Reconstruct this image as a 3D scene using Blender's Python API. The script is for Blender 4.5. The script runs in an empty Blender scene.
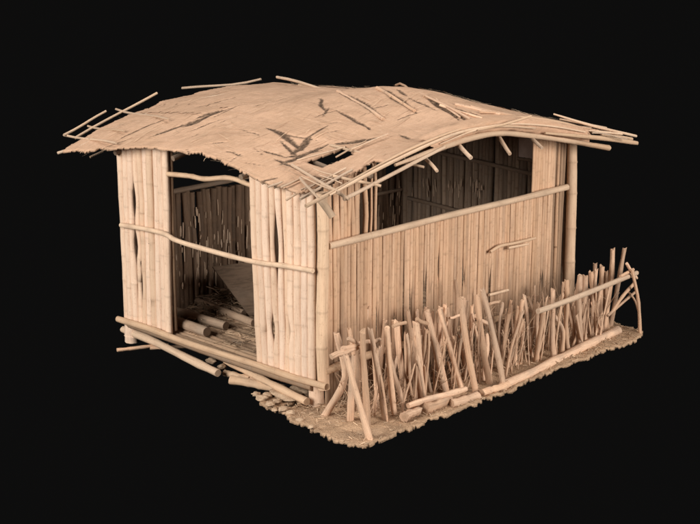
import bpy, math, random
from mathutils import Vector, Matrix, noise
random.seed(7)
V = Vector
rnd, uni = random.random, random.uniform
scene = bpy.context.scene
col = scene.collection

# ------------------------------------------------------------------ camera
CAM = V((9.2787, -8.8107, 4.7491))
FPX, CX, CY = 1265.0, 350.0, 262.0
pitch = math.atan(312 / 1265)
FW = V((-math.cos(pitch) / 2 ** .5, math.cos(pitch) / 2 ** .5, -math.sin(pitch)))
RT = V((1, 1, 0)) / 2 ** .5
UP = RT.cross(FW)
cam_d = bpy.data.cameras.new('camera')
cam = bpy.data.objects.new('camera', cam_d); col.objects.link(cam)
m = Matrix((RT, UP, -FW)).transposed().to_4x4(); m.translation = CAM
cam.matrix_world = m
cam_d.sensor_width = 36; cam_d.lens = 36 * FPX / 700; cam_d.clip_end = 300; cam_d.clip_start = .1
scene.camera = cam

# measuring helpers: where a sight line meets a real plane of the hut
def ray(p): return FW + RT * ((p[0] - CX) / FPX) + UP * ((CY - p[1]) / FPX)
def on(p, axis, val):
    d = ray(p); return CAM + d * ((val - CAM[axis]) / d[axis])
def hit(p, P0, n):
    d = ray(p); return CAM + d * ((P0 - CAM).dot(n) / d.dot(n))

# ------------------------------------------------------------------ mesh builder
class MB:
    def __init__(s): s.v = []; s.f = []; s.c = []; s.uv = []; s.sm = []
    def add(s, verts, faces, cols, uvs, smooth=True):
        b = len(s.v); s.v += [tuple(v) for v in verts]; s.c += cols
        for f, u in zip(faces, uvs):
            s.f.append([i + b for i in f]); s.uv += u; s.sm.append(smooth)
    def build(s, name, mat, parent=None):
        me = bpy.data.meshes.new(name); me.from_pydata(s.v, [], s.f)
        l = me.uv_layers.new(name='UVMap'); l.data.foreach_set('uv', [c for u in s.uv for c in u])
        a = me.attributes.new('vc', 'FLOAT_COLOR', 'POINT'); a.data.foreach_set('color', [x for c in s.c for x in c])
        me.polygons.foreach_set('use_smooth', s.sm)
        me.materials.append(mat); me.update()
        o = bpy.data.objects.new(name, me); col.objects.link(o); o.parent = parent
        return o
    def tube(s, pts, rad, n=8, tint=None, node=None, dirt=0., wob=.05, flat=1., flatdir=None, capdark=.25, jag=0.):
        """a stem through pts; rad: one radius or a list; node: darkness per ring"""
        pts = [V(p) for p in pts]; k = len(pts)
        if not hasattr(rad, '__len__'): rad = [rad] * k
        if tint is None: tint = rnd()
        node = node or [0.] * k
        t0 = (pts[1] - pts[0]).normalized()
        a = flatdir or (V((0, 0, 1)) if abs(t0.z) < .8 else V((1, 0, 0)))
        x = (a - t0 * a.dot(t0)).normalized()
        vs, cs, L = [], [], []; ln = uni(0, 9)
        ph = [1 + uni(-wob, wob) for _ in range(n)]
        for i in range(k):
            t = (pts[min(i + 1, k - 1)] - pts[max(i - 1, 0)]).normalized()
            x = (x - t * x.dot(t)).normalized(); y = t.cross(x)
            if i: ln += (pts[i] - pts[i - 1]).length
            L.append(ln)
            for j in range(n):
                an = 2 * math.pi * j / n
                r = rad[i] * ph[j] * (1 + uni(-wob, wob) * .4)
                vs.append(pts[i] + x * (math.cos(an) * r * flat) + y * (math.sin(an) * r)); cs.append((tint, node[i], dirt, 1))
        fs, us = [], []
        for i in range(k - 1):
            for j in range(n):
                j2 = (j + 1) % n
                fs.append((i * n + j, i * n + j2, (i + 1) * n + j2, (i + 1) * n + j))
                us.append([(j / n, L[i]), ((j + 1) / n, L[i]), ((j + 1) / n, L[i + 1]), (j / n, L[i + 1])])
        if jag:
            for j in range(n): vs[(k - 1) * n + j] = vs[(k - 1) * n + j] + t * uni(-jag, jag)
        s.add(vs, fs, cs, us)
        for i, fl in ((0, True), (k - 1, False)):       # cut ends
            ring = vs[i * n:(i + 1) * n]; c = sum(ring, V()) / n
            f = []
            for j in range(n):
                q = (j, (j + 1) % n, n); f.append(q[::-1] if fl else q)
            s.add(ring + [c], f, [(tint, capdark, dirt, 1)] * n + [(tint, capdark + .35, dirt, 1)], [[(.1, .1), (.2, .1), (.15, .2)]] * n, False)
    def cane(s, p0, p1, r, bend=.01, gap=None, tint=None, dirt=0., off=None, rmul=None, segs=None, n=8, bulge=.09, wob=.05, flat=1., flatdir=None):
        """a straight bamboo cane with swollen, darker nodes"""
        p0, p1 = V(p0), V(p1); L = (p1 - p0).length
        gap = gap or uni(.26, .42); start = uni(0, gap)
        ts = set(i / (segs or max(3, int(L / .22))) for i in range((segs or max(3, int(L / .22))) + 1))
        nod = {}
        q = start
        while q < L:
            for d, b, k in ((-.022, 0, .05), (0, bulge, .75), (.018, .02, .2)):
                if 0 < q + d < L: ts.add((q + d) / L); nod[(q + d) / L] = (b, k)
            q += gap * uni(.85, 1.15)
        ts = sorted(ts)
        w = V((uni(-1, 1), uni(-1, 1), uni(-1, 1))) * bend
        w2 = V((uni(-1, 1), uni(-1, 1), uni(-1, 1))) * bend * .5
        pts, rad, nd = [], [], []
        for t in ts:
            p = p0.lerp(p1, t) + w * math.sin(math.pi * t) + w2 * math.sin(2 * math.pi * t)
            if off: p = p + off(p)
            b, k = nod.get(t, (0, 0))
            rr = r * (1 + b) * (1.04 - .08 * t)
            if rmul: rr *= rmul(p)
            pts.append(p); rad.append(rr); nd.append(k)
        s.tube(pts, rad, n, tint, nd, dirt, wob=wob, flat=flat, flatdir=flatdir)
    def box(s, o, ax, ay, az, tint=None, dirt=0.):
        tint = rnd() if tint is None else tint
        o = V(o); ax, ay, az = V(ax), V(ay), V(az)
        vs = [o + ax * i + ay * j + az * k for i in (0, 1) for j in (0, 1) for k in (0, 1)]
        fs = [(0, 1, 3, 2), (4, 6, 7, 5), (0, 4, 5, 1), (2, 3, 7, 6), (0, 2, 6, 4), (1, 5, 7, 3)]
        lx, ly, lz = ax.length, ay.length, az.length
        us = []
        for f in fs:
            us.append([((i >> 1 & 1) * ly + (i >> 2) * lx, (i & 1) * lz + (i >> 2) * .3) for i in f])
        s.add(vs, fs, [(tint, 0, dirt, 1)] * 8, us, False)

def crook(p0, p1, bend, k=5):
    """a naturally bent stick between two points"""
    p0, p1 = V(p0), V(p1); L = (p1 - p0).length
    w = V((uni(-1, 1), uni(-1, 1), uni(-1, 1))) * bend * L
    w2 = V((uni(-1, 1), uni(-1, 1), uni(-1, 1))) * bend * L * .5
    return [p0.lerp(p1, i / k) + w * math.sin(math.pi * i / k) + w2 * math.sin(2 * math.pi * i / k) for i in range(k + 1)]
def smoothline(pts, k=5):
    """Catmull-Rom through the points"""
    P = [V(p) for p in pts]; P = [P[0] * 2 - P[1]] + P + [P[-1] * 2 - P[-2]]; out = []
    for i in range(1, len(P) - 2):
        a, b, c, d = P[i - 1:i + 3]
        for j in range(k):
            t = j / k
            out.append(.5 * (2 * b + (c - a) * t + (2 * a - 5 * b + 4 * c - d) * t * t + (3 * b - a - 3 * c + d) * t ** 3))
    out.append(P[-2]); return out
def tag(o, label=None, cat=None, group=None, kind=None):
    if label: o['label'] = label
    if cat: o['category'] = cat
    if group: o['group'] = group
    if kind: o['kind'] = kind
    return o
def empty(name, loc=(0, 0, 0)):
    o = bpy.data.objects.new(name, None); col.objects.link(o); o.location = loc; o.empty_display_size = .2
    return o

# ------------------------------------------------------------------ materials
class NT:
    def __init__(s, name):
        s.m = bpy.data.materials.new(name); s.m.use_nodes = True; s.t = s.m.node_tree
        s.b = s.t.nodes['Principled BSDF']; s.b.inputs['Roughness'].default_value = .8
        s.b.inputs['Specular IOR Level'].default_value = .25
    def n(s, typ, **kw):
        nd = s.t.nodes.new(typ)
        for k, v in kw.items():
            if hasattr(nd, k): setattr(nd, k, v)
            else: nd.inputs[k].default_value = v
        return nd
    def l(s, a, b): s.t.links.new(a, b)
    def math(s, op, a, b=None, c=None, clamp=False):
        nd = s.n('ShaderNodeMath', operation=op); nd.use_clamp = clamp
        for i, x in enumerate((a, b, c)):
            if x is None: continue
            if isinstance(x, (int, float)): nd.inputs[i].default_value = x
            else: s.l(x, nd.inputs[i])
        return nd.outputs[0]
    def mix(s, fac, a, b, blend='MIX'):
        nd = s.n('ShaderNodeMix', data_type='RGBA', blend_type=blend)
        for i, x in ((0, fac), (6, a), (7, b)):
            if isinstance(x, (int, float)): nd.inputs[i].default_value = x
            elif isinstance(x, tuple): nd.inputs[i].default_value = (*x, 1)
            else: s.l(x, nd.inputs[i])
        return nd.outputs[2]
    def noise(s, vec, scale, detail=4, rough=.55, dist=0.):
        nd = s.n('ShaderNodeTexNoise', Scale=scale, Detail=detail, Roughness=rough, Distortion=dist); s.l(vec, nd.inputs['Vector']); return nd.outputs[0]
    def step(s, x, lo, hi):
        nd = s.n('ShaderNodeMapRange', interpolation_type='SMOOTHSTEP'); s.l(x, nd.inputs[0]); nd.inputs[1].default_value = lo; nd.inputs[2].default_value = hi; return nd.outputs[0]
    def scalevec(s, vec, sc, add=None):
        nd = s.n('ShaderNodeVectorMath', operation='MULTIPLY'); s.l(vec, nd.inputs[0]); nd.inputs[1].default_value = sc
        if add is None: return nd.outputs[0]
        a = s.n('ShaderNodeVectorMath', operation='ADD'); s.l(nd.outputs[0], a.inputs[0]); s.l(add, a.inputs[1]); return a.outputs[0]
    def bump(s, h, strength, dist=.01):
        nd = s.n('ShaderNodeBump', Strength=strength, Distance=dist); s.l(h, nd.inputs['Height']); s.l(nd.outputs[0], s.b.inputs['Normal'])

def stem_mat(name, base, dark, pale, grey=(.30, .24, .19), var=.5, fibre=.5, nodecol=(.2, .12, .07), gap_light=0., ground=.0, blotch=.45, dust=(.5, .33, .2), nodek=.55):
    s = NT(name)
    at = s.n('ShaderNodeAttribute', attribute_name='vc'); sep = s.n('ShaderNodeSeparateColor'); s.l(at.outputs['Color'], sep.inputs[0])
    tint, node, dirt = sep.outputs
    uv = s.n('ShaderNodeUVMap', uv_map='UVMap').outputs[0]
    geo = s.n('ShaderNodeNewGeometry').outputs['Position']
    comb = s.n('ShaderNodeCombineXYZ'); s.l(s.math('MULTIPLY', tint, 37.), comb.inputs[0]); s.l(s.math('MULTIPLY', tint, 91.), comb.inputs[1])
    f1 = s.noise(s.scalevec(uv, (9, 1.6, 1), comb.outputs[0]), 1, 6, .65)
    f2 = s.noise(s.scalevec(uv, (34, 5, 1), comb.outputs[0]), 1, 6, .7)
    blo = s.noise(s.scalevec(geo, (1, 1, .45), comb.outputs[0]), 2.6, 5, .6)
    spk = s.noise(s.scalevec(geo, (1, 1, .6)), 38, 6, .7)
    c = s.mix(s.step(tint, 0, 1), base, pale)
    c = s.mix(s.math('MULTIPLY', s.step(f1, .48, .72), fibre), c, dark)
    c = s.mix(s.math('MULTIPLY', s.step(f2, .48, .68), fibre * .85), c, dark)
    c = s.mix(s.math('MULTIPLY', s.step(blo, .5, .72), blotch), c, grey)
    c = s.mix(s.math('MULTIPLY', s.step(spk, .55, .72), .6), c, dark)
    hue = s.noise(s.scalevec(geo, (1, 1, .5), comb.outputs[0]), 7, 4, .6)
    c = s.mix(s.math('MULTIPLY', s.step(hue, .45, .65), .35), c, s.mix(1., c, (.93, .86, .84), 'MULTIPLY'))
    val = s.math('ADD', 1 - var * .5, s.math('MULTIPLY', s.math('FRACT', s.math('MULTIPLY', tint, 7.13)), var))
    v = s.n('ShaderNodeCombineColor');  [s.l(val, v.inputs[i]) for i in range(3)]
    c = s.mix(1., c, v.outputs[0], 'MULTIPLY')
    if gap_light:  # pale streaks painted as light coming through gaps between the canes
        pl = s.noise(s.scalevec(uv, (4, 2.2, 1), comb.outputs[0]), 1, 5, .7)
        pz = s.noise(geo, 1.1, 2)
        c = s.mix(s.math('MULTIPLY', s.step(pl, .62, .66), s.math('MULTIPLY', s.step(pz, .42, .6), gap_light)), c, (.62, .47, .36))
    c = s.mix(s.math('MULTIPLY', node, nodek), c, nodecol)
    c = s.mix(dirt, c, tuple(x * .28 for x in base))
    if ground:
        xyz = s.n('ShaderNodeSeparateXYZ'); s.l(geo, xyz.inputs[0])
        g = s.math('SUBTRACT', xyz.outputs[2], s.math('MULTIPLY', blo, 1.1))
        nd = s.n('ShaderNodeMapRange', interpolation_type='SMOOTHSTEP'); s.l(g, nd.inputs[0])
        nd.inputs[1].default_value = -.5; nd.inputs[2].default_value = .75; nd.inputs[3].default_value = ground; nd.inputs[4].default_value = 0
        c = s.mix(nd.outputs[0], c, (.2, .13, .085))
    s.l(c, s.b.inputs['Base Color'])
    h = s.math('ADD', s.math('MULTIPLY', f1, .7), s.math('MULTIPLY', f2, .5))
    s.bump(h, .5, .006)
    return s.m

M_FRONT = stem_mat('bamboo_pale', (.73, .51, .355), (.45, .275, .17), (.82, .61, .465), var=.13, fibre=.34, blotch=.12, grey=(.52, .38, .29), nodek=.25)
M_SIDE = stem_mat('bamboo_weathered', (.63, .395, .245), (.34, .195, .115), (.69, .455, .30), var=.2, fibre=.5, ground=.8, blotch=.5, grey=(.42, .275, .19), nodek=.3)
M_POLE = stem_mat('bamboo_pole', (.62, .42, .27), (.34, .21, .13), (.70, .51, .36), var=.2, fibre=.4, blotch=.25, grey=(.42, .30, .22), nodek=.4)
M_STAKE = stem_mat('dry_stake_wood', (.62, .395, .255), (.27, .165, .105), (.74, .50, .345), var=.45, fibre=.6, grey=(.32, .245, .19), blotch=.5)
M_STICK = stem_mat('dry_stick', (.52, .365, .245), (.28, .18, .115), (.64, .47, .34), var=.35, fibre=.5)
M_DARK = stem_mat('dark_bamboo', (.17, .105, .068), (.075, .048, .032), (.22, .14, .09), grey=(.13, .095, .072), var=.5, fibre=.5, gap_light=.9)  # dark brown bamboo for the inside walls
M_DARKB = stem_mat('dark_bamboo_inner', (.29, .205, .145), (.14, .095, .068), (.34, .245, .175), grey=(.24, .19, .155), var=.5, fibre=.5, gap_light=.2)
M_LOG = stem_mat('old_log', (.36, .25, .17), (.16, .1, .07), (.44, .32, .23), var=.3, fibre=.5)
M_FLOOR = stem_mat('floor_bamboo', (.34, .22, .14), (.15, .095, .06), (.42, .28, .18), var=.5, fibre=.5)
M_STRAW = stem_mat('straw', (.46, .31, .2), (.25, .16, .1), (.62, .45, .3), var=.7, fibre=.3)
M_BRUSH = stem_mat('dry_brush', (.42, .275, .175), (.25, .155, .1), (.52, .35, .23), var=.7, fibre=.3)

def board_mat():
    s = NT('old_board'); geo = s.n('ShaderNodeNewGeometry').outputs['Position']
    a = s.noise(s.scalevec(geo, (3, 3, 18)), 2, 6, .6); b = s.noise(geo, 3, 5)
    c = s.mix(s.step(a, .4, .7), (.19, .125, .084), (.12, .08, .053)); c = s.mix(s.math('MULTIPLY', s.step(b, .5, .7), .5), c, (.23, .165, .12))
    s.l(c, s.b.inputs['Base Color']); s.bump(a, .3, .005); return s.m
M_BOARD = board_mat()
def pane_mat():
    s = NT('dusty_pane'); geo = s.n('ShaderNodeNewGeometry').outputs['Position']
    c = s.mix(s.step(s.noise(geo, 9, 5), .3, .7), (.92, .76, .68), (.78, .62, .54)); s.l(c, s.b.inputs['Base Color']); return s.m
M_PANE = pane_mat()
def stone_mat():
    s = NT('pale_stone'); geo = s.n('ShaderNodeNewGeometry').outputs['Position']
    a = s.noise(geo, 28, 6, .65)
    s.l(s.mix(s.step(a, .35, .7), (.52, .37, .25), (.34, .23, .15)), s.b.inputs['Base Color']); s.bump(a, .6, .01); return s.m
M_STONE = stone_mat()
def ground_mat():
    s = NT('dry_earth'); geo = s.n('ShaderNodeNewGeometry').outputs['Position']
    a = s.noise(geo, 5, 8, .65); b = s.noise(geo, 48, 5, .7); g = s.noise(geo, 1.6, 4)
    vo = s.n('ShaderNodeTexVoronoi', Scale=55.); s.l(geo, vo.inputs['Vector'])
    c = s.mix(s.step(a, .35, .68), (.53, .345, .215), (.38, .245, .15))
    c = s.mix(s.math('MULTIPLY', s.step(b, .5, .68), .55), c, (.21, .135, .082))
    c = s.mix(s.math('MULTIPLY', s.step(g, .5, .7), .4), c, (.30, .20, .135))
    s.l(c, s.b.inputs['Base Color']); s.bump(s.math('ADD', b, s.math('MULTIPLY', vo.outputs[0], .8)), .8, .012); return s.m
M_GROUND = ground_mat()
HOLE = V((-.93, 1.1, 0))
def thatch_mat():
    s = NT('packed_thatch'); geo = s.n('ShaderNodeNewGeometry').outputs['Position']
    at = s.n('ShaderNodeAttribute', attribute_name='vc'); sep = s.n('ShaderNodeSeparateColor'); s.l(at.outputs['Color'], sep.inputs[0])
    tint, crack, dirt = sep.outputs
    fx = s.noise(s.scalevec(geo, (2.2, 45, 20)), 1, 5, .6)
    fy = s.noise(s.scalevec(geo, (45, 2.2, 20)), 1, 5, .6)
    sel = s.step(s.noise(geo, 1.1, 3), .42, .6)
    f = s.math('ADD', s.math('MULTIPLY', fx, sel), s.math('MULTIPLY', fy, s.math('SUBTRACT', 1, sel)))
    big = s.noise(geo, 1.5, 6, .6); fine = s.noise(geo, 70, 4, .65)
    cx = s.noise(s.scalevec(geo, (1.1, 17, 8)), 1, 6, .55, .4); cy = s.noise(s.scalevec(geo, (15, 1.3, 8)), 1, 6, .55, .4)
    m1 = s.step(s.noise(s.scalevec(geo, (1, 1, 1)), .9, 3), .5, .66); m2 = s.step(s.noise(s.scalevec(geo, (1, 1.3, 1)), 1.3, 2), .55, .7)
    c = s.mix(s.step(big, .3, .7), (.61, .385, .255), (.53, .33, .213))
    c = s.mix(s.math('MULTIPLY', s.step(f, .45, .7), .4), c, (.36, .225, .14))
    c = s.mix(s.math('MULTIPLY', s.step(fine, .5, .72), .42), c, (.32, .20, .125))
    med = s.noise(s.scalevec(geo, (1, 1, 1)), 14, 7, .7); c = s.mix(s.math('MULTIPLY', s.step(med, .52, .7), .38), c, (.36, .225, .145))
    c = s.mix(s.math('MULTIPLY', s.step(med, .46, .34), .3), c, (.72, .50, .36))
    c = s.mix(s.math('MULTIPLY', s.math('MULTIPLY', s.step(cx, .62, .70), m1), .7), c, (.13, .085, .055))
    c = s.mix(s.math('MULTIPLY', s.math('MULTIPLY', s.step(cy, .64, .72), m2), .6), c, (.13, .085, .055))
    c = s.mix(s.math('MULTIPLY', tint, .22), c, (.30, .19, .12))
    spk = s.noise(s.scalevec(geo, (1, 1, 1)), 30, 6, .75); rag = s.noise(s.scalevec(geo, (26, 17, 8)), 1, 6, .7)
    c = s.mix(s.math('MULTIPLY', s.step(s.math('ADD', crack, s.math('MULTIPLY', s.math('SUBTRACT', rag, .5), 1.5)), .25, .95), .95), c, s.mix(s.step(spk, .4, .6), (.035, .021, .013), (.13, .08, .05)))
    s.l(c, s.b.inputs['Base Color']); s.b.inputs['Roughness'].default_value = .9
    s.bump(s.math('ADD', f, s.math('MULTIPLY', fine, .5)), .45, .010); return s.m
M_THATCH = thatch_mat()

# ------------------------------------------------------------------ roof surface
XK = [-4.35, -3.3, -2.3, -1.4, -.5, .35]
YK = [-.4, .2, 1.0, 1.8, 2.6, 3.5, 4.5, 5.4]
ZK = [[2.29, 2.42, 2.50, 2.50, 2.31, 2.31],
      [2.53, 2.63, 2.66, 2.63, 2.46, 2.42],
      [2.76, 2.85, 2.84, 2.79, 2.65, 2.66],
      [2.88, 2.95, 2.97, 2.97, 2.86, 2.80],
      [2.93, 2.98, 3.01, 3.12, 3.04, 2.84],
      [2.86, 2.90, 2.92, 2.92, 2.86, 2.72],
      [2.60, 2.68, 2.71, 2.69, 2.64, 2.56],
      [2.30, 2.40, 2.43, 2.43, 2.40, 2.37]]
def herm(xs, ys, x):
    n = len(xs); x = min(max(x, xs[0] - .6), xs[-1] + .6)
    i = 0
    while i < n - 2 and x > xs[i + 1]: i += 1
    def sl(k):
        if k == 0: return (ys[1] - ys[0]) / (xs[1] - xs[0])
        if k == n - 1: return (ys[-1] - ys[-2]) / (xs[-1] - xs[-2])
        return (ys[k + 1] - ys[k - 1]) / (xs[k + 1] - xs[k - 1])
    h = xs[i + 1] - xs[i]; t = (x - xs[i]) / h
    if t < 0: return ys[0] + sl(0) * (x - xs[0])
    if t > 1: return ys[-1] + sl(n - 1) * (x - xs[-1])
    return ((1 + 2 * t) * (1 - t) ** 2 * ys[i] + t * (1 - t) ** 2 * h * sl(i) + t * t * (3 - 2 * t) * ys[i + 1] + t * t * (t - 1) * h * sl(i + 1))
def zr(x, y): return herm(YK, [herm(XK, r, x) for r in ZK], y)
def zrn(x, y):
    p = V((x, y, 0))
    return zr(x, y) + .022 * noise.noise(p * 1.7) + .009 * noise.noise(p * 4.5) + .003 * noise.noise(p * 13)
def roofpt(p, up=0.):
    """where a sight line meets the roof surface"""
    d = ray(p); t = 8.
    for _ in range(900):
        q = CAM + d * t
        if q.z - up < zr(q.x, q.y): break
        t += .012
    return q

hut = empty('bamboo_hut', (-1.75, 2.2, 0))
tag(hut, 'tumbledown bamboo hut with arched thatch roof and an open doorway', 'hut')
def H(mb, name, mat, parent=None, label=None):
    o = mb.build(name, mat, parent)
    if parent is None:
        o.parent = hut; o.location = -hut.location
    if label: o['label'] = label
    return o

X0, X1, Y0, Y1, N = -4.38, .36, -.40, 5.42, 260
# long splits and sunken creases in the thatch (as seen), each a groove with a worn width
creases = [((338, 93), (384, 121), .05), ((375, 88), (416, 113), .055), ((396, 89), (408, 96), .03), ((425, 98), (458, 118), .035), ((448, 110), (470, 122), .03),
           ((468, 111), (492, 120), .03), ((300, 84), (322, 88), .03), ((333, 108), (372, 131), .025), ((180, 128), (232, 108), .03), ((150, 137), (200, 119), .04), ((183, 127), (212, 115), .05), ((196, 119), (226, 110), .04),
           ((318, 98), (325, 110), .03), ((266, 127), (303, 150), .05), ((275, 134), (318, 140), .02), ((285, 158), (322, 150), .03), ((272, 160), (300, 168), .02), ((294, 147), (333, 122), .018), ((280, 166), (330, 143), .04), ((290, 155), (312, 138), .05), ((280, 140), (300, 160), .03), ((335, 143), (380, 138), .05), ((290, 166), (335, 182), .03), ((258, 149), (290, 160), .02), ((225, 150), (245, 158), .015), ((398, 135), (413, 139), .025), ((212, 118), (245, 104), .015), ((255, 106), (292, 96), .015), ((268, 188), (283, 180), .02), ((258, 182), (278, 177), .02),
           ((118, 140), (170, 117), .03), ((170, 117), (245, 95), .02), ((100, 148), (135, 137), .02), ((185, 132), (225, 118), .02), ((405, 96), (440, 112), .02), ((428, 97), (462, 121), .03), ((455, 108), (480, 118), .025), ((350, 118), (372, 130), .02), ((240, 128), (262, 138), .012), ((205, 145), (230, 141), .012), ((310, 118), (340, 108), .014), ((330, 105), (322, 117), .02), ((370, 110), (392, 104), .012), ((395, 120), (420, 112), .012)]
for k in range(26):
    a = (uni(130, 330), uni(100, 170)); creases.append((a, (a[0] + uni(8, 34), a[1] + random.choice((-.42, -.36, .3)) * uni(10, 30)), uni(.005, .010)))
CR = []
for a, b, w in creases:
    A, B = roofpt(a), roofpt(b); CR.append((A.xy, B.xy, w * .72))
def crease(x, y):
    best = 0.
    q = V((x, y)) 
    q = q + V((noise.noise(V((x * 4, y * 4, 3))), noise.noise(V((x * 4, y * 4, 9))))) * .03
    for a, b, w in CR:
        d = b - a; t = (q - a).dot(d) / d.length_squared
        if -.1 < t < 1.1:
            t = min(max(t, 0), 1); dist = (q - a - d * t).length
            ww = w * (1.1 - .9 * abs(2 * t - 1) ** 2)
            if dist < ww * 2: best = max(best, min(1, 1.25 * (1 - dist / (ww * 2))))
    return best
HA, HB, HC, HD = [roofpt(p).xy for p in ((306, 161), (321, 168), (356, 155), (346, 145))]
def inpoly(q, P):
    r = False
    for i in range(len(P)):
        a, b = P[i], P[i - 1]
        if (a[1] > q[1]) != (b[1] > q[1]) and q[0] < (b[0] - a[0]) * (q[1] - a[1]) / (b[1] - a[1]) + a[0]: r = not r
    return r
HOLEP = [HA, HB, HC, HD]
mb = MB(); vs, cs, pos = [], [], {}
for i in range(N + 1):
    for j in range(N + 1):
        x = X0 + (X1 - X0) * i / N; y = Y0 + (Y1 - Y0) * j / N
        ck = crease(x, y)
        z = zrn(x, y) - .014 * ck * ck
        vs.append(V((x, y, z))); cs.append((max(0, noise.noise(V((x * .8, y * .8, 5)))), ck, 0, 1))
def keep(i, j):
    x = X0 + (X1 - X0) * (i + .5) / N; y = Y0 + (Y1 - Y0) * (j + .5) / N
    p = V((x, y, 0))
    e = .09 * noise.noise(p * 1.6) + .045 * noise.noise(p * 6) + .022 * noise.noise(p * 22)
    if x > -3.6: dfront = y - Y0 - .10 - .12 * min(1, max(0, (x + 3.6)))
    else: dfront = y - Y0 - .04
    if min(x - X0 - .12, X1 - x - .10, dfront, Y1 - y - .12) + e < 0: return False
    # thatch worn off the corner lattice
    c = (x + .05) + (-.05 - y) * .55
    if x > -.5 and y < .75 and (x * .9 - y * .35 + .12 + e * 1.3) > 0: return False
    q = (x + e * .3, y + e * .3)
    if inpoly(q, HOLEP): return False
    return True
K = [[keep(i, j) for j in range(N)] for i in range(N)]
# ragged skin with thickness: top, underside and rim
W = N + 1; used = {}; fv, fc, ff, fu = [], [], [], []
def gv(i, j, low):
    k = (i, j, low)
    if k not in used:
        used[k] = len(fv); p = vs[i * W + j].copy()
        if low: p.z -= .028 + .012 * noise.noise(V((p.x * 6, p.y * 6, 1)))
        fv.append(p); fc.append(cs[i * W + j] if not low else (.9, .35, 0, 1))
    return used[k]
for i in range(N):
    for j in range(N):
        if not K[i][j]: continue
        q = [(i, j), (i + 1, j), (i + 1, j + 1), (i, j + 1)]
        ff.append([gv(a, b, 0) for a, b in q]); ff.append([gv(a, b, 1) for a, b in q[::-1]])
        for di, dj, a, b in ((-1, 0, 3, 0), (1, 0, 1, 2), (0, -1, 0, 1), (0, 1, 2, 3)):
            ii, jj = i + di, j + dj
            if 0 <= ii < N and 0 <= jj < N and K[ii][jj]: continue
            ff.append([gv(*q[b], 0), gv(*q[a], 0), gv(*q[a], 1), gv(*q[b], 1)])
mb.add(fv, ff, fc, [[(fv[k].x, fv[k].y) for k in f] for f in ff])
roof = H(mb, 'roof', M_THATCH)

# overlapping mats laid over the skin
mb = MB()
def mat_patch(cx, cy, ang, lx, ly, up):
    ca, sa = math.cos(ang), math.sin(ang); na, nb = max(6, int(lx / .05)), max(5, int(ly / .05)); sd = uni(0, 50); tn = rnd()
    vv, cc, f, u = [], [], [], []
    for a in range(na + 1):
        for b in range(nb + 1):
            s_, t_ = (a / na - .5), (b / nb - .5)
            el = 1 + .25 * noise.noise(V((b * .4, sd, 0))); ew = 1 + .22 * noise.noise(V((a * .35, sd, 4)))
            x = cx + ca * s_ * lx * el - sa * t_ * ly * ew; y = cy + sa * s_ * lx * el + ca * t_ * ly * ew
            edge = min(1, (0.5 - max(abs(s_), abs(t_))) * 9)
            ck = crease(x, y)
            vv.append(V((x, y, zrn(x, y) + .004 + up * (.45 + .55 * (1 - edge) * (.3 + .7 * rnd())) - .02 * ck))); cc.append((tn * .8, ck * .9, 0, 1))
    for a in range(na):
        for b in range(nb):
            x = sum(vv[k].x for k in (a * (nb + 1) + b, (a + 1) * (nb + 1) + b + 1)) / 2; y = sum(vv[k].y for k in (a * (nb + 1) + b, (a + 1) * (nb + 1) + b + 1)) / 2
            if a in (0, na - 1) and rnd() < .4 or b in (0, nb - 1) and rnd() < .2: continue
            if inpoly((x, y), HOLEP): continue
            q = [a * (nb + 1) + b, (a + 1) * (nb + 1) + b, (a + 1) * (nb + 1) + b + 1, a * (nb + 1) + b + 1]
            f.append(q); u.append([(vv[k].x, vv[k].y) for k in q])
    mb = MB(); mb.add(vv, f, cc, u); H(mb, 'thatch_mat', M_THATCH, roof)
for k in range(12):
    x, y = uni(-3.7, -.5), uni(.5, 4.8)
    if (V((x, y)) - HOLE.xy).length < .8 or max(crease(x + a_, y + b_) for a_ in (-.3, 0, .3) for b_ in (-.3, 0, .3)) > .2: continue
    if k < 17: mat_patch(x, y, uni(-.12, .12), uni(.7, 1.6), uni(.25, .5), uni(.003, .010))
    else: mat_patch(x, y, 1.57 + uni(-.2, .2), uni(.6, 1.3), uni(.2, .45), uni(.003, .010))

# loose straw on the thatch and frayed along its edges
mb = MB()
def blade(p, d, w, sag=0.):
    d = V(d); sd = d.cross(V((0, 0, 1))).normalized() * w; mid = p + d * .55
    tn = rnd()
    vv = [p - sd, p + sd, mid - sd * .9, mid + sd * .9, p + d - sd * .4 + V((0, 0, -sag)), p + d + sd * .4 + V((0, 0, -sag))]
    mb.add(vv, [(0, 1, 3, 2), (2, 3, 5, 4)], [(tn, 0, 0, 1)] * 6, [[(.1, 0), (.2, 0), (.2, .3), (.1, .3)], [(.1, .3), (.2, .3), (.2, .6), (.1, .6)]], False)
for k in range(750):
    x, y = uni(-4.1, .2), uni(-.25, 5.2)
    L = uni(.06, .34); a = (0 if noise.noise(V((x, y, 2))) > 0 else 1.57) + uni(-.35, .35) + (3.14 if rnd() < .5 else 0)
    if inpoly((x, y), HOLEP): continue
    x2, y2 = x + math.cos(a) * L, y + math.sin(a) * L
    p = V((x, y, zrn(x, y) + uni(.008, .022))); q = V((x2, y2, zrn(x2, y2) + uni(.01, .03)))
    if crease(x, y) > .3 and rnd() < .6: continue
    blade(p, q - p, uni(.0015, .004))
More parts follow.
